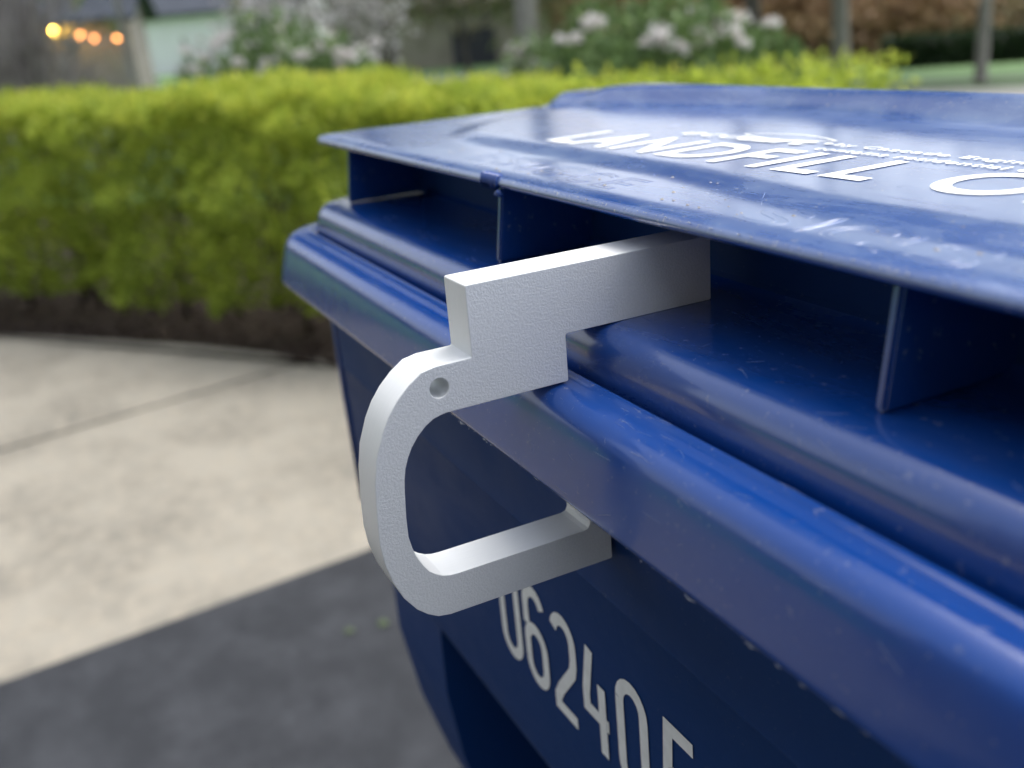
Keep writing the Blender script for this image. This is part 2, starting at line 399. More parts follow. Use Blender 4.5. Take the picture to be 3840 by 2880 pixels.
for p_ in me.polygons:
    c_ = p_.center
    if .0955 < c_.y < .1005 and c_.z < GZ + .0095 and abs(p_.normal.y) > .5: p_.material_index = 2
    if c_.z > GZ + .0105 and p_.normal.z > .3 or (c_.y > .12 and p_.normal.z > .3): p_.material_index = 1
try: me.set_sharp_from_angle(angle=math.radians(50))
except Exception: pass
# four stiffening ribs between tray floor and lid sheet
rib_me = None
for x in (-285, -96, 96, 285):
    if rib_me is None:
        bm = bmesh.new(); t = 1.6
        prof = [(54.8, -20.3), (98.0, -20.3), (98.0, 9.2), (58.6, 9.2)]
        vs_ = [bm.verts.new((sx * t * .001, y * .001, z * .001)) for sx in (-1, 1) for y, z in prof]
        bm.faces.new(vs_[:4]); bm.faces.new(vs_[4:][::-1])
        for i in range(4): bm.faces.new((vs_[i], vs_[i + 4], vs_[(i + 1) % 4 + 4], vs_[(i + 1) % 4]))
        bmesh.ops.recalc_face_normals(bm, faces=bm.faces)
        bmesh.ops.bevel(bm, geom=[e for e in bm.edges], offset=.0009, segments=2, affect='EDGES')
        rib_me = bpy.data.meshes.new("rib"); bm.to_mesh(rib_me); bm.free(); rib_me.materials.append(M_LID)
        rib_me.polygons.foreach_set("use_smooth", [False] * len(rib_me.polygons))
    r_ = bpy.data.objects.new("rib", rib_me); COL.objects.link(r_); r_.parent = lid; r_.location = (x * .001, 0, GZ)

# ---- lettering
def text_mesh(txt, size=1.0, bold=0.0, shear=0.0, extrude=.0, outline=0.0, space=1.0):
    cu = bpy.data.curves.new("t", 'FONT'); cu.body = txt; cu.size = size; cu.offset = bold; cu.shear = shear; cu.space_character = space
    cu.resolution_u = 6
    if outline: cu.fill_mode = 'NONE'; cu.bevel_depth = outline; cu.bevel_resolution = 1; 
    else: cu.extrude = extrude
    o = bpy.data.objects.new("t", cu); COL.objects.link(o); dg = bpy.context.evaluated_depsgraph_get(); dg.update()
    me = bpy.data.meshes.new_from_object(o.evaluated_get(dg)); bpy.data.objects.remove(o); bpy.data.curves.remove(cu); return me
def fit_on_lid(me, x0, x1, y0, y1, lift=.12, thick=.0, skew=0.0):
    co = np.array([v.co[:] for v in me.vertices]); lo, hi = co.min(0), co.max(0)
    t = (co - lo) / np.maximum(hi - lo, 1e-9)
    x = x0 + t[:, 0] * (x1 - x0); y = y0 + t[:, 1] * (y1 - y0) + (x - x0) * skew
    z = lid_z(x, y) + lift + (co[:, 2] * thick)
    for v, a, b_, c in zip(me.vertices, x, y, z): v.co = mm((a, b_, c))
    me.materials.clear(); me.update(); return me
def subdivide(me, n=1):
    bm = bmesh.new(); bm.from_mesh(me); bmesh.ops.triangulate(bm, faces=bm.faces); bmesh.ops.subdivide_edges(bm, edges=bm.edges, cuts=n); bm.to_mesh(me); bm.free(); return me
me = fit_on_lid(text_mesh("LANDFILL ONLY", 1.0, .016, space=1.14), -150, 158, 107.5, 141.5, .22, skew=.02)
link("lettering", me, M_PRINT, lid)
me = fit_on_lid(text_mesh("eco", 1.0, .006, .35), -108, -72, 150, 157, .34, skew=.05); link("logo_lettering", me, M_PRINT, lid)
me = fit_on_lid(text_mesh("cart", 1.0, .03, .3), -73, -36, 150.5, 161, .34, skew=.05); link("logo_lettering", me, M_PRINT, lid)
me = fit_on_lid(text_mesh("by Cascade Engineering", 1.0, .012, space=1.1), -27, 78, 156, 162.5, .34, skew=-.012); link("lettering", me, M_PRINT, lid)
me = fit_on_lid(text_mesh("contains residential curb", 1.0, .012, space=1.1), -26, 72, 147.5, 153, .34, skew=-.012); link("lettering", me, M_PRINT, lid)
# leaf-shaped swoosh over the logo, and its small dot
V = []; F = []; K = 40
for k in range(K + 1):
    t = k / K; x = -84 + 50 * t; c = 165 + 2 * t; hgt = 7.0 * math.sin(math.pi * t) ** .8
    for s_, w_ in ((1, 0), (1, -1.1), (-1, 1.1), (-1, 0)):
        y = c + s_ * hgt + w_ * min(1, hgt); V.append(mm((x, y, float(lid_z(np.array([x]), np.array([y]))[0]) + .12)))
for k in range(K):
    a = 4 * k; F += [(a, a + 1, a + 5, a + 4), (a + 2, a + 3, a + 7, a + 6)]
link("logo_swoosh", mesh("logo_swoosh", V, F), M_PRINT, lid)
V = [mm((-31 + 2 * math.cos(a), 160 + 1.6 * math.sin(a), float(lid_z(np.array([-31.]), np.array([160.]))[0]) + .32)) for a in np.linspace(0, 2 * math.pi, 13)[:-1]]
link("logo_dot", mesh("logo_dot", V, [tuple(range(12))]), M_PRINT, lid)
# moulded outline letters on the front flange
for ch, x0, x1, y0, y1 in (("S", 33, 52, 63, 80), ("I", 57, 60, 63, 80), ("C", 63, 80, 62, 79), ("I", 84, 87, 61, 78), ("S", 92, 109, 61, 78),
                           ("C", -66, -49, 66, 84), ("S", -88, -71, 66, 85), ("E", -44, -30, 66, 84), ("S", -128, -111, 68, 86), ("O", -107, -92, 67, 86), ("E", -150, -134, 68, 87)):
    me = text_mesh(ch, 1.0, 0, 0, outline=.022)
    me = fit_on_lid(me, x0, x1, y0, y1, -.28, 17.0); me.polygons.foreach_set("use_smooth", [True] * len(me.polygons))
    link("moulded_letter", me, M_FADED, lid)

# serial digits hot-stamped on the front: stroked outlines
def stroke(paths, wid):
    parts = []
    for P in paths:
        P = [Vector((a, b_)) for a, b_ in P]; V = []; F = []
        for i, p in enumerate(P):
            t0 = (P[i] - P[i - 1]).normalized() if i else (P[1] - P[0]).normalized()
            t1 = (P[i + 1] - P[i]).normalized() if i < len(P) - 1 else t0
            n_ = Vector((-(t0.y + t1.y), t0.x + t1.x)); n_ = n_.normalized() if n_.length > 1e-6 else Vector((-t0.y, t0.x))
            k = 1 / max(.6, n_.dot(Vector((-t0.y, t0.x)))); 
            V += [p + n_ * wid * .5 * k, p - n_ * wid * .5 * k]
        F = [(2 * i, 2 * i + 1, 2 * i + 3, 2 * i + 2) for i in range(len(P) - 1)]; parts.append((V, F))
    return parts
def arc2(cx_, cy_, rx, ry, a0, a1, n=10):
    return [(cx_ + rx * math.cos(math.radians(a0 + (a1 - a0) * k / n)), cy_ + ry * math.sin(math.radians(a0 + (a1 - a0) * k / n))) for k in range(n + 1)]
W_, H_ = 15.0, 42.0
zero = arc2(7.5, 34, 7.5, 8, 180, 0) + arc2(7.5, 8, 7.5, 8, 0, -180) + [(0, 34)]
six = arc2(7.5, 34, 7.5, 8, 20, 180) + [(0, 24)]; six_b = arc2(7.5, 8, 7.5, 8, 180, 360) + arc2(7.5, 17, 7.5, 7.5, 0, 180) + [(0, 8)]
two = arc2(7.5, 34, 7.5, 8, 165, 0) + [(15, 27), (13.5, 22), (3, 9), (0, 4), (0, 0), (15, 0)]
four = [(4, 42), (0, 22), (0, 15), (15.5, 15)]; four_b = [(11.5, 30), (11.5, 0)]
five = [(14.5, 42), (1, 42), (0, 24)] + arc2(7.5, 20, 7.5, 6, 140, 0, 6) + [(15, 9)] + arc2(7.5, 8, 7.5, 8, 0, -165)
cursor = -100.5
for d, paths in (("0", [zero]), ("6", [six, six_b]), ("2", [two]), ("4", [four, four_b]), ("0", [zero]), (" ", None), ("5", [five])):
    if paths is None: cursor += 4.5; continue
    parts = stroke(paths, 5.2); V, F = join_parts([([(v.x, v.y, .12 * ip) for v in pv], pf) for ip, (pv, pf) in enumerate(parts)])
    W2 = []
    for x, y, lift_ in V:
        z = -195 + y * 1.05; yy = float(np.interp(z, [-243, -238, -150, -60], [46.4, 45.5, 44.5, 43.5])); W2.append(mm((cursor + x, yy - .35 - lift_, z)))
    link("serial_digit", mesh("serial_digit", W2, F), M_PRINT, body); cursor += 24.2

# frayed plastic along the skirt's lower edge and the lid's front edge, gouge by the second rib
def fray(name, n, xr, yfun, zfun, size, parent, m, dens=None, long=1.0):
    parts = []
    for i in range(n):
        x = random.uniform(*xr) if dens is None else dens(i); y, z = yfun(x), zfun(x)
        s = size * random.uniform(.3, 1.0) ** 1.3
        L = s * random.uniform(.8, 3.2) * long; dz = random.uniform(-.5, .25) * s; dy = random.uniform(-.6, .1) * s
        pts = [mm((x - L * .5, y, z)), mm((x, y + dy, z + dz)), mm((x + L * .5, y, z + random.uniform(-.1, .1)))]
        parts.append(tube(pts, [s * .00012, s * .00026, s * .0001], 5))
    V, F = join_parts(parts); me = mesh(name, V, F); o = link(name, me, m, parent, smooth=True); tag(o, kind='stuff'); return o
def jag(base, amp):
    ph = [random.uniform(0, 6) for _ in range(3)]
    return lambda x: base + amp * (math.sin(x * .31 + ph[0]) * .5 + math.sin(x * .87 + ph[1]) * .3 + math.sin(x * 2.3 + ph[2]) * .2)
fray("edge_flash", 60, (-160, 175), lambda x: YF + 4.6, jag(-62.1, .12), .5, body_rim, M_BURR, long=4.0)
fray("edge_flash", 12, (-62, -20), lambda x: YF + 4.2, jag(-62.2, .3), 1.2, body_rim, M_BURR)
fray("edge_flash", 14, (20, 150), lambda x: YF + 4.4, jag(-62.2, .2), 1.0, body_rim, M_BURR, long=1.6)
fray("edge_burrs", 110, (-180, 130), lambda x: 56.1, jag(12.0, .35), .55, lid, M_BURR)
parts = []
for k in range(7):
    x = -106 + k * 2.1
    parts.append(tube([mm((x, 58.5, 13.1)), mm((x + .4, 56.2, 12.6)), mm((x + .9, 55.3, 10.2)), mm((x + .8, 55.6, 8.4 - random.uniform(0, 1)))], [.0004, .0009, .0009, .0004], 7))
parts.append(tube([mm((-92, 55.6, 9.0)), mm((-91, 55.0, 7.0)), mm((-88.5, 55.4, 6.2))], [.0012, .0016, .0008], 7))
V, F = join_parts(parts); link("gouge", mesh("gouge", V, F), M_RIM, lid, smooth=True)
def scratches(name, n, xr, prof, parent, m):
    pr_ = np.array(prof); parts = []
    for i in range(n):
        x = random.uniform(*xr); k = random.uniform(0, len(pr_) - 1.01); L = random.uniform(3, 16) * random.uniform(.4, 1); a = random.gauss(.0, .9); cv = random.gauss(0, .05)
        w_ = random.uniform(.025, .07); pts = []
        for j in range(7):
            t_ = j / 6 - .5; px = x + L * t_ * math.cos(a); dk = (L * t_ * math.sin(a) + cv * L * (t_ * t_ - .25) * 4) / 3.2
            kk = min(max(k + dk, 0), len(pr_) - 1.01); q_ = pr_[int(kk)] * (1 - kk % 1) + pr_[int(kk) + 1] * (kk % 1)
            pts.append(mm((px, q_[0], q_[1] + .02)))
        parts.append(tube(pts, [w_ * .0003] + [w_ * .001] * 5 + [w_ * .0003], 4, False))
    V, F = join_parts(parts); o = link(name, mesh(name, V, F), m, parent, smooth=True); tag(o, kind='stuff'); return o
M_SCR = plain("scratched_plastic", (.16, .21, .34), .5, .3, 300)
rim_line = [(YF + n_, z) for n_, z in rim_prof[7:-6]]; tray_line = [(YF + n_, z) for n_, z in lid_prof[4:-10]]
scratches("scratches", 30, (-60, 150), rim_line, body_rim, M_SCR); scratches("scratches", 16, (10, 60), rim_line, body_rim, M_SCR)
scratches("scratches", 26, (-120, 150), tray_line, lid, M_SCR)
top_line = [(y, float(lid_z(np.array([20.]), np.array([float(y)]))[0])) for y in np.linspace(58, 215, 45)]
scratches("scratches", 40, (-260, 120), top_line, lid, plain("pale_scratch", (.36, .42, .58), .5, .3, 300))
# grime crumbs stuck on the flange
parts = []
for k in range(46):
    x = random.uniform(-190, 120); y = random.uniform(60, 92); s = random.uniform(.2, .75)
    z = float(lid_z(np.array([x]), np.array([y]))[0])
    V = [mm((x + s * random.uniform(.6, 1.5) * math.cos(a), y + s * math.sin(a), z + .02)) for a in np.linspace(0, 2 * math.pi, 7)[:-1]] + [mm((x, y, z + s * .7))]
    parts.append((V, [(i, (i + 1) % 6, 6) for i in range(6)]))
V, F = join_parts(parts); o = link("grime_crumbs", mesh("grime_crumbs", V, F), plain("grime", (.34, .32, .29), .9, .4, 500), lid); tag(o, kind='stuff')

# ------------------------------------------------------------------ the clip
outer = [(0, 0), (83.2, 0), (83.2, -20.5), (30.4, -20.5), (30.4, -35.3), (-9.6, -35.4), (-11.4, -35.7), (-13.6, -36.3), (-16.1, -37.8), (-18.8, -40.3), (-20.9, -43.0), (-22.4, -45.8), (-23.6, -48.9),
         (-24.3, -52.3), (-24.7, -56), (-25.3, -64), (-25.4, -70.2), (-24.7, -74.2), (-23.6, -77.8), (-22.0, -81), (-20.4, -83.4), (-18.5, -85), (-16.4, -86.2), (-14.2, -86.8), (-11.5, -87), (32.4, -87),
         (34, -86.5), (34.7, -85), (34.7, -66.5), (42.3, -66.5), (42.3, -100.2), (-15.5, -100.2), (-19.4, -99.5), (-22.6, -97.6), (-25.8, -94.7), (-29.3, -89.6), (-31.8, -83.6), (-33.5, -76.8), (-34.2, -70.2),
         (-33.9, -62), (-33.1, -51.5), (-31.7, -44), (-28.9, -36.6), (-26.5, -32.2), (-23.4, -28.2), (-19.7, -24.7), (-15.6, -21.9), (-11.2, -21.05), (0, -21.0)]
def rounded(poly, r=.7):
    out = []
    n_ = len(poly)
    for i in range(n_):
        p, a, b_ = Vector(poly[i]), Vector(poly[i - 1]), Vector(poly[(i + 1) % n_])
        d0, d1 = (a - p), (b_ - p)
        if d0.angle(d1) < math.radians(130) and min(d0.length, d1.length) > 3:
            q0 = p + d0.normalized() * r; q1 = p + d1.normalized() * r
            for t in (0, .33, .67, 1): out.append(tuple(q0.lerp(p, t).lerp(p.lerp(q1, t), t)))
        else: out.append(tuple(p))
    return out
cu = bpy.data.curves.new("clip", 'CURVE'); cu.dimensions = '2D'; cu.fill_mode = 'BOTH'
BV = .00022
def add_spline(pts):
    s = cu.splines.new('POLY'); s.points.add(len(pts) - 1); s.use_cyclic_u = True
    for q, p in zip(s.points, pts): q.co = (p[0] * .001, p[1] * .001, 0, 1)
add_spline(rounded(outer)); add_spline([(-10.75 + 2.9 * math.cos(a), -27.6 + 2.95 * math.sin(a)) for a in np.linspace(0, 2 * math.pi, 37)[:-1]])
cu.extrude = .0075 - BV; cu.bevel_depth = BV; cu.bevel_resolution = 1; cu.offset = -BV
tmp = bpy.data.objects.new("clip_tmp", cu); COL.objects.link(tmp); dg = bpy.context.evaluated_depsgraph_get(); dg.update()
me = bpy.data.meshes.new_from_object(tmp.evaluated_get(dg)); bpy.data.objects.remove(tmp)
me.transform(Matrix(((0, 0, 1, -.0075), (1, 0, 0, 0), (0, 1, 0, GZ), (0, 0, 0, 1))))
me.materials.clear(); me.materials.append(M_CSIDE); me.materials.append(M_CFACE); me.name = "lid_clip"; me.update()
for p in me.polygons: p.material_index = 1 if p.normal.x > .93 else 0; p.use_smooth = False
for p in me.polygons: p.use_smooth = True
me.set_sharp_from_angle(angle=math.radians(13.5))
clip = link("lid_clip", me)
tag(clip, "pale grey printed plastic hook clip hanging on the cart's front rim", "clip")

# ------------------------------------------------------------------ planting near the drive
def bushy(P, N, size, tone, name, m, aspect=.55, jitter=1.0, up=.2):
    return quads_mesh(name, leaves(P, size, aspect, up, N, jitter), tone)
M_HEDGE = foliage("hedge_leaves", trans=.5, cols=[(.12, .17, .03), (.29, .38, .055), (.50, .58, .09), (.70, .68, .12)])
M_STEM = plain("hedge_stems", (.05, .038, .028), .9, .3, 30)
hd = np.array([.815, .579]); hn = np.array([.579, -.815])          # along the hedge, and towards the drive
H0 = np.array([-3.405, .55])
hedge = empty("clipped_hedge", (-3.4, .8, 0)); tag(hedge, "low clipped yellow-green hedge in the mulch bed beside the drive", "hedge")
nL = 95000
t = rng.uniform(-3.2, 2.22, nL); face = rng.uniform(0, 1, nL)
thick, top = .66, .90
def vnoise(a, b_, sc, seed):
    g = np.random.default_rng(seed).uniform(-1, 1, (256, 64)); u = (a * sc) % 255; v = (b_ * sc) % 63
    i, j = u.astype(int), v.astype(int); fu, fv = sstep(0, 1, u - i), sstep(0, 1, v - j); i2, j2 = (i + 1) % 256, (j + 1) % 64
    return (g[i, j] * (1 - fu) + g[i2, j] * fu) * (1 - fv) + (g[i, j2] * (1 - fu) + g[i2, j2] * fu) * fv
lump = lambda a, b_: .11 * vnoise(a + 9, b_ + 3, 4.5, 1) + .06 * vnoise(a + 9, b_ + 3, 11, 2) + .03 * vnoise(a + 9, b_ + 3, 24, 3)
deep = rng.exponential(.035, nL)
hz = np.where(face < .55, rng.uniform(.13, top, nL), top - .06 * sstep(.2, 1.6, t) - .035 * sstep(.9, 1.7, t) - deep * .8 + (.07 * vnoise(t + 9, 1.3 + 0 * t, 4.2, 11) + .04 * vnoise(t + 9, 1.3 + face, 12, 12)) * 1.1 - .05 * sstep(1.0, 2.0, t))
hb = np.where(face < .55, deep - lump(t, hz) , rng.uniform(.0, thick, nL))
back = face > .9
hb = np.where(back, thick - deep, hb); hz = np.where(back, rng.uniform(.13, top, nL), hz)
# rounded top edge and ragged skirt
rnd = np.clip((hz - (top - .12)) / .12, 0, 1); hb = hb + np.where(face < .55, rnd ** 2 * .09, 0)
hz = np.maximum(hz, .13 + .09 * vnoise(t + 9, 0 * t + 2, 5, 6) + .06 * vnoise(t + 9, 0 * t + 2, 14, 7))
endr = np.clip((t - 2.1) / .22, 0, 1); hz = hz - endr ** 2 * .05 * (hz > .5)
P = np.stack([H0[0] + hd[0] * t - hn[0] * hb, H0[1] + hd[1] * t - hn[1] * hb, hz], 1)
N = np.where((face < .55)[:, None], np.array([hn[0], hn[1], .55]), np.array([0, 0, 1.0])) 
clump = np.clip(.5 + .45 * vnoise(t + 9, hz + hb + 5, 6, 4) + .35 * vnoise(t + 9, hz + hb + 5, 15, 5), 0, 1)
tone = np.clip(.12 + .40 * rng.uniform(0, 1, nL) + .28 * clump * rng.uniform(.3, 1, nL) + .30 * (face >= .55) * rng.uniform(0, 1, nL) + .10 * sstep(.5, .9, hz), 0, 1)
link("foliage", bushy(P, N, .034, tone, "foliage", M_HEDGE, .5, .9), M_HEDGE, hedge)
parts = []
for i in range(46):
    tt = -3.1 + i * .117 + random.uniform(-.03, .03); b0 = random.uniform(.18, .45)
    x, y = H0[0] + hd[0] * tt - hn[0] * b0, H0[1] + hd[1] * tt - hn[1] * b0
    parts.append(tube([(x, y, -.02), (x + random.uniform(-.05, .05), y + random.uniform(-.05, .05), .3), (x + random.uniform(-.15, .15), y + random.uniform(-.15, .15), .75)], [.014, .011, .005], 6))
V, F = join_parts(parts); link("stems", mesh("stems", V, F), M_STEM, hedge, smooth=True)
# bark chips on the bed
nC = 9000
cx_ = rng.uniform(-7.5, 1.5, nC); off = rng.exponential(.35, nC) + .01
by = np.interp(cx_, [p[0] for p in bed], [p[1] for p in bed]) + off
ok = (off < 1.4); P = np.stack([cx_, by, np.full(nC, -.008)], 1)[ok]
q = leaves(P, .045, .35, .0); q[:, :, 2] = np.abs(q[:, :, 2] + .008) * .5 - .010 + .004
M_CHIP = foliage("bark_chips", [(.018, .012, .010), (.04, .026, .02), (.085, .06, .048)], .9, 0.0)
o = link("bark_chips", quads_mesh("bark_chips", q, rng.uniform(0, 1, len(q))), M_CHIP); tag(o, "dark brown bark chips strewn over the planting bed", "mulch", kind='stuff')

# fallen green leaflets on the asphalt
for k, (x, y) in enumerate(((-1.370, .256), (-1.358, .322))):
    V = [(x + .009 * math.cos(a) * (1.3 if k else 1), y + .010 * math.sin(a), .006 + .002 * math.cos(2 * a)) for a in np.linspace(0, 2 * math.pi, 9)[:-1]] + [(x, y, .010)]
    o = link("fallen_leaf", mesh("fallen_leaf", V, [(i, (i + 1) % 8, 8) for i in range(8)]), plain("leaf_scrap", (.07, .10, .045), .6, .2, 40))
    tag(o, "small green leaf scrap lying on the dark asphalt", "leaf", "leaf scraps on the asphalt")

# flowering shrubs behind the hedge
M_RHOD = foliage("rhododendron_leaves", [(.075, .12, .05), (.17, .27, .095), (.30, .40, .15)], .4, .2)
M_PETAL = foliage("pale_petals", [(.78, .70, .71), (.86, .82, .82), (.90, .89, .87)], .6, .45)
M_BARK = plain("grey_bark", (.26, .24, .22), .9, .3, 14, .6)
M_BARKD = plain("dark_bark", (.11, .095, .085), .9, .3, 14, .6)
bl_mesh = None
def blossom_mesh():
    n = 46; u = rng.normal(size=(n, 3)); u /= np.linalg.norm(u, axis=1, keepdims=True); u[:, 2] = np.abs(u[:, 2]) * .8
    return quads_mesh("blossom", leaves(u * .028, .042, .8, .1, u * 2.0, .7), rng.uniform(0, 1, n))
def stems_of(x, y, r, h, n, rad, z0=0.0):
    parts = []
    for i in range(n):
        a = random.uniform(0, 6.28); rr = r * random.uniform(.2, .8)
        p1 = (x + rr * .35 * math.cos(a), y + rr * .35 * math.sin(a), z0 + h * .4); p2 = (x + rr * math.cos(a), y + rr * math.sin(a), z0 + h * random.uniform(.75, .95))
        parts.append(tube([(x + .04 * math.cos(a), y + .04 * math.sin(a), z0 - .04), p1, p2], [rad, rad * .7, rad * .25], 6))
    return join_parts(parts)
def dome_points(x, y, r, h, n, z0=.12, flat=1.0):
    u = rng.normal(size=(n, 3)); u[:, 2] = np.abs(u[:, 2]); u /= np.linalg.norm(u, axis=1, keepdims=True)
    lum = 1 + .10 * np.sin(u[:, 0] * 7 + u[:, 2] * 5) + .09 * np.sin(u[:, 1] * 9 + 2)
    k = (lum * (1 - rng.exponential(.10, n)))[:, None]
    w_ = np.sign(u) * np.abs(u) ** .72; w_ = w_ / np.maximum(1, 0)  if False else w_
    w_ = w_ / (np.sum(np.abs(w_) ** 2.8, 1, keepdims=True) ** (1 / 2.8))
    return np.array([x, y, z0]) + w_ * k * np.array([r, r, h - z0]) * flat, u
def flowering_shrub(x, y, r, h, label, blossoms, n=9000, leaf=.075):
    global bl_mesh
    e = empty("flowering_shrub", (x, y, 0)); tag(e, label, "shrub")
    P, u = dome_points(x, y, r, h, n)
    link("foliage", bushy(P, u, leaf, np.clip(rng.uniform(0, 1, n) * .8 + .2 * u[:, 2] * rng.uniform(0, 1, n), 0, 1), "foliage", M_RHOD, .4, .8), M_RHOD, e)
    V, F = stems_of(x, y, r, h, 14, .018); link("stems", mesh("stems", V, F), M_BARKD, e, smooth=True)
    if bl_mesh is None: bl_mesh = blossom_mesh(); bl_mesh.materials.append(M_PETAL)
    for bx, by_, bz, s in blossoms:
        o = bpy.data.objects.new("blossom", bl_mesh); COL.objects.link(o); o.parent = e; o.matrix_parent_inverse = Matrix.Translation((-x, -y, 0))
        o.location = (bx, by_, bz); o.scale = (s * .72, s * .72, s * .72); o.rotation_euler = (random.uniform(-.4, .4), random.uniform(-.4, .4), random.uniform(0, 6))
    return e
CAMX, CAMY = loc.x, loc.y
hf = np.array([fwd.x, fwd.y]); hf /= np.linalg.norm(hf); hr = np.array([-hf[1], hf[0]]) * -1     # horizontal forward and right
def front_blossoms(x, y, r, h, spots):
    """blossoms on the shrub's outer shell: (side -1..1, height 0..1, size)"""
    to = np.array([CAMX - x, CAMY - y]); to /= np.linalg.norm(to); sd = np.array([-to[1], to[0]])
    out = []
    for s, hh, k in spots:
        hh = .64 + .38 * hh; w_ = max(.0, 1 - abs(s) ** 2.8 - min(.97, hh) ** 2.8) ** (1 / 2.8)
        p = np.array([x, y]) + sd * s * r * 1.06 + to * (w_ * r * 1.1 + .05); out.append((p[0], p[1], .12 + (h - .12) * hh, k))
    return out
spR = [(.06, .56, 2.1), (.06, .74, 1.0), (.33, .66, 1.3), (.33, .9, 1.3), (.52, .72, 1.7), (.66, .67, 1.5), (.52, .56, 1.6), (.36, .5, 1.2), (.2, .42, 1.4), (.86, .62, 1.2),
       (-.38, .86, 1.5), (-.62, .66, 1.0), (-.5, .68, 1.0), (-.86, .62, 1.1), (-.9, .47, 1.6), (-.97, .36, 1.4), (-.98, .55, 1.2), (.62, .42, .9)]
flowering_shrub(-4.68, 3.24, .74, 1.05, "rounded green rhododendron with pale pink-white blossoms rising behind the hedge", front_blossoms(-4.68, 3.24, .74, 1.05, spR))
spL = [(-.85, .55, .9), (-.75, .7, .8), (-.6, .85, 1.0), (-.4, .6, .9), (-.25, .8, .8), (-.1, .55, 1.3), (.02, .75, .9), (.2, .6, 1.3), (.35, .72, .9), (.55, .62, .9), (.62, .5, 1.4), (.8, .6, 1.1), (.9, .48, 1.0),
       (-.5, .95, .9), (.0, .97, .8), (-.9, .8, .8), (-.2, .42, .8), (.95, .7, .8)]
flowering_shrub(-5.25, 1.26, .50, 1.12, "loose grey-green shrub with scattered pink buds behind the hedge's middle", front_blossoms(-5.25, 1.26, .50, 1.12, spL), 5200, .07)

# ------------------------------------------------------------------ trees
def branch(p, d, L, r, depth, parts, tips, up=.25, split=3, seg=6, wob=.14):
    pts = [p]; rad = [r]; q = p.copy(); dd = d.copy(); n = 3
    for i in range(n):
        dd = (dd + Vector((random.gauss(0, wob), random.gauss(0, wob), up * .12))).normalized(); q = q + dd * (L / n); pts.append(q.copy()); rad.append(r * (1 - .22 * (i + 1) / n * 1.6))
    parts.append(tube(pts, rad, seg if depth > 1 else 5, False))
    if depth == 0: tips.append((pts[-1], dd)); return
    for k in range(split):
        a = random.uniform(0, 6.28); o = dd.orthogonal(); o.rotate(Matrix.Rotation(a, 3, dd))
        nd = (dd * random.uniform(.5, .9) + o * random.uniform(.5, .95) + Vector((0, 0, up))).normalized()
        branch(pts[-1 - (k % 2)], nd, L * random.uniform(.6, .82), rad[-1] * random.uniform(.6, .8), depth - 1, parts, tips, up, split, seg)
def tree(name, label, x, y, h, r, m_bark, m_leaf, nleaf, leaf, spread=.35, lean=(0, 0), depth=3, cat="tree", group=None, trunk_frac=.32, split=3):
    z0 = float(gh(np.array([x]), np.array([y]))[0]) - .05
    e = empty(name, (x, y, z0)); tag(e, label, cat, group)
    parts, tips = [], []
    branch(Vector((x, y, z0)), Vector((lean[0], lean[1], 1)).normalized(), h * trunk_frac, r, depth, parts, tips, .28, split, 9, .03)
    parts.insert(0, tube([(x, y, z0 - .1), (x, y, z0 + .12)], [r * 1.5, r * 1.05], 9, False))
    V, F = join_parts(parts); link("trunk", mesh("trunk", V, F), m_bark, e, smooth=True)
    if nleaf:
        T = np.array([tuple(t[0]) for t in tips]); idx = rng.integers(0, len(T), nleaf)
        P = T[idx] + rng.normal(size=(nleaf, 3)) * spread * np.array([1, 1, .8])
        link("crown", quads_mesh("crown", leaves(P, leaf, .6, .0), rng.uniform(0, 1, nleaf)), m_leaf, e)
    return e
M_SPRING = foliage("spring_leaves", [(.14, .17, .07), (.27, .33, .13), (.42, .32, .20)])
M_COPPER = foliage("copper_leaves", [(.30, .19, .115), (.46, .30, .185), (.55, .39, .26)])
M_OLIVE = foliage("olive_leaves", [(.25, .23, .14), (.38, .35, .22), (.50, .46, .32)])
M_TWIG = foliage("grey_twigs", [(.22, .20, .19), (.36, .33, .315), (.50, .47, .455)], .9, 0)
M_BLOS = foliage("white_blossom", [(.62, .57, .57), (.80, .76, .76), (.16, .18, .09)], .6, .35)
tree("blossom_tree", "slender white-blossomed tree behind the pink-budded shrub", -7.6, 2.12, 1.95, .03, M_BARKD, M_BLOS, 2200, .066, .13, depth=3)
tree("yard_tree", "dark leaning multi-stemmed tree at the lawn's edge with reddish new leaves", -14.6, 5.3, 16, .22, M_BARKD, M_SPRING, 12000, .42, 1.1, (-.28, -.12), depth=3, trunk_frac=.24)
tree("yard_tree", "thick grey-trunked tree between the two flowering shrubs", -8.32, 4.28, 14, .12, M_BARK, M_SPRING, 6500, .34, .95, (.02, 0), depth=3, trunk_frac=.30)
tree("yard_tree", "thin pale-trunked tree beside the bare thicket", -13.24, 1.30, 5.0, .05, plain("pale_bark", (.36, .34, .32), .9, .2, 10), M_TWIG, 1800, .2, .4, depth=2, trunk_frac=.5)
tree("street_tree", "dark forked tree in front of the copper trees", -20.12, 16.88, 20, .22, M_BARKD, M_COPPER, 14000, .55, 1.5, depth=3)
tree("street_tree", "grey trunk standing by the pale street beside the white house", -19.2, 18.9, 18, .22, M_BARK, M_OLIVE, 12000, .55, 1.4, depth=3, trunk_frac=.36)
tree("street_tree", "slim grey tree on the lawn before the dark clipped hedge", -11.7, 14.72, 13, .11, M_BARK, M_OLIVE, 9000, .36, 1.0, depth=3, trunk_frac=.36)
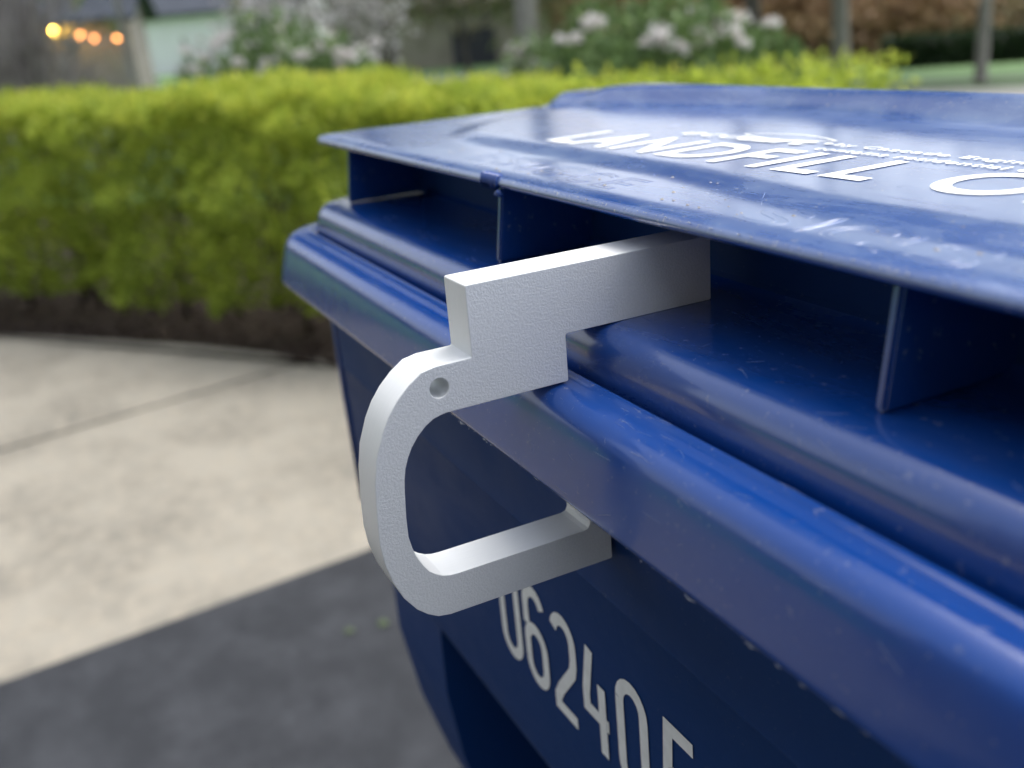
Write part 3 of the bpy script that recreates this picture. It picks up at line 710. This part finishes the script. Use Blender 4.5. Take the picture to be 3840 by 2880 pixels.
for i, (x, y, hgt) in enumerate(((-34.5, 19.5, 6.5), (-33.0, 22.6, 7), (-31.0, 25.0, 6.5), (-29.0, 27.2, 7), (-27.0, 30.2, 6.5))):
    tree("copper_tree", "tall copper-brown leafed tree in the row beyond the street", x, y, hgt, .22, M_BARKD, M_COPPER, 11000, .24, 1.2, depth=3, group="copper trees beyond the street", trunk_frac=.2)
for i, (x, y, hgt) in enumerate(((-26.0, 33.5, 7), (-23.5, 36.5, 6.5), (-21.0, 39.5, 7), (-30.5, 31.0, 7))):
    tree("olive_tree", "tall olive-brown tree in the row behind the dark hedge", x, y, hgt, .22, M_BARK, M_OLIVE, 11000, .24, 1.2, depth=3, group="olive trees behind the dark hedge", trunk_frac=.2)
tree("ornamental_tree", "small spreading tree with olive-green spring leaves before the brown house", -15.4, 6.9, 3.6, .06, M_BARKD, M_SPRING, 4200, .12, .40, depth=3, trunk_frac=.34)
tree("ornamental_tree", "small reddish-leafed tree left of the charcoal garage door", -17.6, 6.2, 4.0, .07, M_BARKD, foliage("reddish_leaves", [(.16, .13, .08), (.26, .20, .13), (.22, .26, .12)]), 4200, .14, .45, depth=3, trunk_frac=.34)
# bare thicket at the left: grey twigs and stems
def thicket(x, y, r, h, n, label):
    e = empty("bare_shrub", (x, y, 0)); tag(e, label, "shrub")
    P, u = dome_points(x, y, r, h, n, .1); k = rng.uniform(.45, 1.05, (n, 1)); P = np.array([x, y, .1]) + (P - np.array([x, y, .1])) * k
    q = leaves(P, .34, .05, .9, u, .6); link("twigs", quads_mesh("twigs", q, rng.uniform(0, 1, n)), M_TWIG, e)
    V, F = stems_of(x, y, r, h, 26, .022); link("stems", mesh("stems", V, F), M_BARK, e, smooth=True)
thicket(-9.75, .10, .55, 2.3, 1700, "tall grey leafless thicket of twigs left of the pale trunk")
thicket(-10.9, -.55, .95, 2.6, 3600, "broad bare twiggy shrub at the far end of the hedge")
# far woodland behind everything
nW = 26000
ang = rng.uniform(-1.0, 1.15, nW); dist = rng.uniform(62, 95, nW)
dirx = hf[0] * np.cos(ang) + hr[0] * np.sin(ang); diry = hf[1] * np.cos(ang) + hr[1] * np.sin(ang)
zz = rng.uniform(0, 1, nW) ** .8 * (4.6 + 1.3 * np.sin(ang * 23) + .9 * np.sin(ang * 51) + 1.2 * sstep(-.1, .3, ang)) - .3
P = np.stack([CAMX + dirx * dist, CAMY + diry * dist, zz + gh(CAMX + dirx * dist, CAMY + diry * dist)], 1)
M_FAR = foliage("far_wood_leaves", [(.26, .235, .21), (.36, .31, .25), (.32, .33, .20), (.44, .41, .37)])
o = link("woodland", quads_mesh("woodland", leaves(P, 1.5, .7, .3), rng.uniform(0, 1, nW)), M_FAR); tag(o, "hazy brown and green woodland closing the view", "woodland", kind='stuff')

# ------------------------------------------------------------------ street, far drive, walks
def strip(name, pts, half, dz, m):
    V = []; F = []
    pts = np.array(pts, float); k = 10; Q = []
    for a, b_ in zip(pts[:-1], pts[1:]): Q += [a + (b_ - a) * t_ / k for t_ in range(k)]
    Q.append(pts[-1]); Q = np.array(Q)
    for i, p in enumerate(Q):
        d = Q[min(i + 1, len(Q) - 1)] - Q[max(i - 1, 0)]; d /= np.linalg.norm(d); n_ = np.array([-d[1], d[0]])
        for s in (-1, -.33, .33, 1):
            q_ = p + n_ * half * s; V.append((q_[0], q_[1], float(gh(np.array([q_[0]]), np.array([q_[1]]))[0]) + dz))
    for i in range(len(Q) - 1):
        for j in range(3): a = i * 4 + j; F.append((a, a + 1, a + 5, a + 4))
    me = mesh(name, V, F); recalc(me); o = link(name, me, m, smooth=True); tag(o, kind='structure'); return o
strip("street", [(-24, 4.0), (-19.6, 8.6), (-17.6, 13.5), (-18.4, 17.2)], .9, .02, M_STREET)
strip("far_drive", [(-11.0, 9.9), (-9.84, 10.6), (-8.3, 11.4), (-5, 13.2)], 1.4, .02, M_DRIVE)
strip("far_walk", [(-14.5, 12.0), (-12.6, 13.2), (-11.1, 15.0), (-9.0, 18.0)], .42, .02, plain("grey_walk", (.20, .21, .17), .9, .15, 3))
# dark clipped hedge across the street
dh = empty("dark_hedge", (-20.7, 25.6, 0)); tag(dh, "dark green clipped hedge on the lawn across the street", "hedge")
n = 9000; t = rng.uniform(0, 1, n); A, B = np.array([-21.9, 23.2]), np.array([-19.3, 28.6]); b_ = rng.uniform(-.45, .45, n); z = rng.uniform(0, .88, n)
P = np.stack([A[0] + (B - A)[0] * t + b_ * .9, A[1] + (B - A)[1] * t - b_ * .43, z], 1); P[:, 2] += gh(P[:, 0], P[:, 1])
link("foliage", quads_mesh("foliage", leaves(P, .16, .6, .2), rng.uniform(0, 1, n)), foliage("dark_hedge_leaves", [(.010, .022, .010), (.022, .045, .018), (.045, .08, .03)]), dh)

# ------------------------------------------------------------------ houses
M_WHITE = plain("white_siding", (.80, .81, .82), .7, .04, 1.5)
M_ROOF = plain("dark_slate_roof", (.045, .055, .075), .8, .2, 2)
M_TAN = plain("brown_siding", (.30, .275, .22), .8, .15, 2)
M_DOOR = plain("charcoal_door", (.035, .037, .05), .6, .1, 2)
M_PANE = plain("window_glass", (.03, .035, .045), .15, .2, 2)
def house(name, label, c, ax, wid, dep, eave, ridge, mw, mr, openings, z0=0.0):
    """c: front middle on the ground; ax: unit vector along the front; openings: (kind, u0, u1, z0, z1)"""
    ax = Vector((ax[0], ax[1], 0)).normalized(); bx = Vector((-ax.y, ax.x, 0))
    if bx.dot(Vector((c[0] - CAMX, c[1] - CAMY, 0))) < 0: bx = -bx
    O = Vector((c[0], c[1], z0)); T = lambda u, d, z: tuple(O + ax * u + bx * d + Vector((0, 0, z)))
    e = empty(name, tuple(O)); tag(e, label, "house")
    h = wid / 2
    V = [T(-h, 0, -.3), T(h, 0, -.3), T(h, dep, -.3), T(-h, dep, -.3), T(-h, 0, eave), T(h, 0, eave), T(h, dep, eave), T(-h, dep, eave), T(-h, dep / 2, ridge), T(h, dep / 2, ridge)]
    link("wall", mesh("wall", V, [(0, 1, 5, 4), (1, 2, 6, 9, 5), (2, 3, 7, 6), (3, 0, 4, 8, 7)]), mw, e)
    o_ = .4; k = (ridge - eave) / (dep / 2)
    V = []
    for dz in (0, .14):
        V += [T(-h - o_, -o_, eave - o_ * k + dz + .02), T(h + o_, -o_, eave - o_ * k + dz + .02), T(h + o_, dep / 2, ridge + dz + .02), T(-h - o_, dep / 2, ridge + dz + .02), T(h + o_, dep + o_, eave - o_ * k + dz + .02), T(-h - o_, dep + o_, eave - o_ * k + dz + .02)]
    F = [(0, 1, 2, 3), (3, 2, 4, 5), (6, 9, 8, 7), (9, 11, 10, 8), (0, 6, 7, 1), (4, 10, 11, 5), (0, 3, 9, 6), (3, 5, 11, 9), (1, 7, 8, 2), (2, 8, 10, 4)]
    me = mesh("roof", V, F); recalc(me); link("roof", me, mr, e)
    for kd, u0, u1, a, b__ in openings:
        def slab(x0, x1, y0, y1, q0, q1):
            v, f_ = box_vf(x0, x1, y0, y1, q0, q1); me_ = mesh(kd, [T(*p) for p in v], f_); recalc(me_); return me_
        if kd == "garage_door": link("garage_door", slab(u0, u1, -.06, .05, a, b__), M_DOOR, e)
        else:
            w_ = link("window", slab(u0 - .08, u1 + .08, -.07, .04, a - .08, b__ + .08), M_WHITE, e)
            link("pane", slab(u0, u1, -.09, -.05, a, b__), M_PANE, w_)
    return e
house("white_house", "white-walled house with a dark slate roof behind the bare trees", (-48.6, 8.7), (2.73, 5.85), 9.2, 7, 2.75, 5.6, M_WHITE, M_ROOF, [("window", 3.2, 4.2, .9, 2.1)])
house("brown_house", "brown house with a charcoal garage door across the street", (-26.0, 11.8), (.9, 1.93), 4.4, 6, 1.7, 3.4, M_TAN, plain("brown_roof", (.20, .175, .15), .85, .2, 2), [("garage_door", -.55, .65, -.05, .95)])
zr = float(gh(np.array([-28.2]), np.array([29.9]))[0])
house("white_cottage", "small white-walled house glimpsed left of the dark clipped hedge", (-28.2, 29.9), (.61, 1.33), 2.0, 3, 1.15, 1.9, M_WHITE, M_ROOF, [("window", -.5, .3, .4, .9)], zr)
house("lamplit_house", "dim brown house with lit lanterns behind the bare thicket", (-35.22, .55), (.79, 1.69), 7.0, 1.6, 2.4, 3.2, plain("dim_siding", (.24, .22, .21), .8, .1, 2), M_ROOF, [("window", -2.9, -2.1, .9, 1.9)])
# lanterns fixed to that house
def lantern(x, y, z, col, power, size, label):
    e = empty("wall_lantern", (x, y, z)); tag(e, label, "lantern", None)
    m, n, l, b = mat("lantern_glow"); b.inputs['Emission Color'].default_value = (*col, 1); b.inputs['Emission Strength'].default_value = power; b.inputs['Base Color'].default_value = (.8, .6, .3, 1)
    V, F = tube([(x, y, z), (x, y, z + size)], [size * .42, size * .5], 8); link("lamp_glass", mesh("lamp_glass", V, F), m, e)
    V, F = tube([(x, y, z + size), (x, y, z + size * 1.5)], [size * .7, size * .1], 8); link("lamp_cap", mesh("lamp_cap", V, F), M_DOOR, e)
    V, F = box_vf(x - .6, x, y - .02, y + .02, z + size * 1.1, z + size * 1.2); link("bracket", mesh("bracket", V, F), M_DOOR, e)
LZ = 1.5
lantern(-34.29, 1.62, 1.80, (1.0, .60, .08), 55, .17, "bright yellow lantern, the strongest lit one on the dim house")
lantern(-33.97, 2.31, 1.66, (1.0, .34, .09), 7, .13, "orange lantern next to the bright yellow one on the dim house")
lantern(-33.79, 2.68, 1.53, (1.0, .32, .10), 4, .12, "faint orange lantern between two brighter orange ones")
lantern(-33.5, 3.31, 1.50, (1.0, .34, .09), 6, .13, "orange lantern at the end of the row beside the pale trunk")

# unseen house added behind the camera to block sky and darken the cart's front
house("added_shade_house", "dark tan two-storey house with a wide garage door added out of view to shade the cart", (4.1, -2.7), (1.0, .09), 12.4, 8, 5.2, 8.0, plain("tan_siding", (.17, .155, .14), .8, .1, 2), M_ROOF,
      [("garage_door", -2.4, 2.4, -.02, 2.2), ("window", -4.8, -3.8, 2.9, 4.0), ("window", -.6, .6, 2.9, 4.0), ("window", 3.6, 4.6, 2.9, 4.0)])
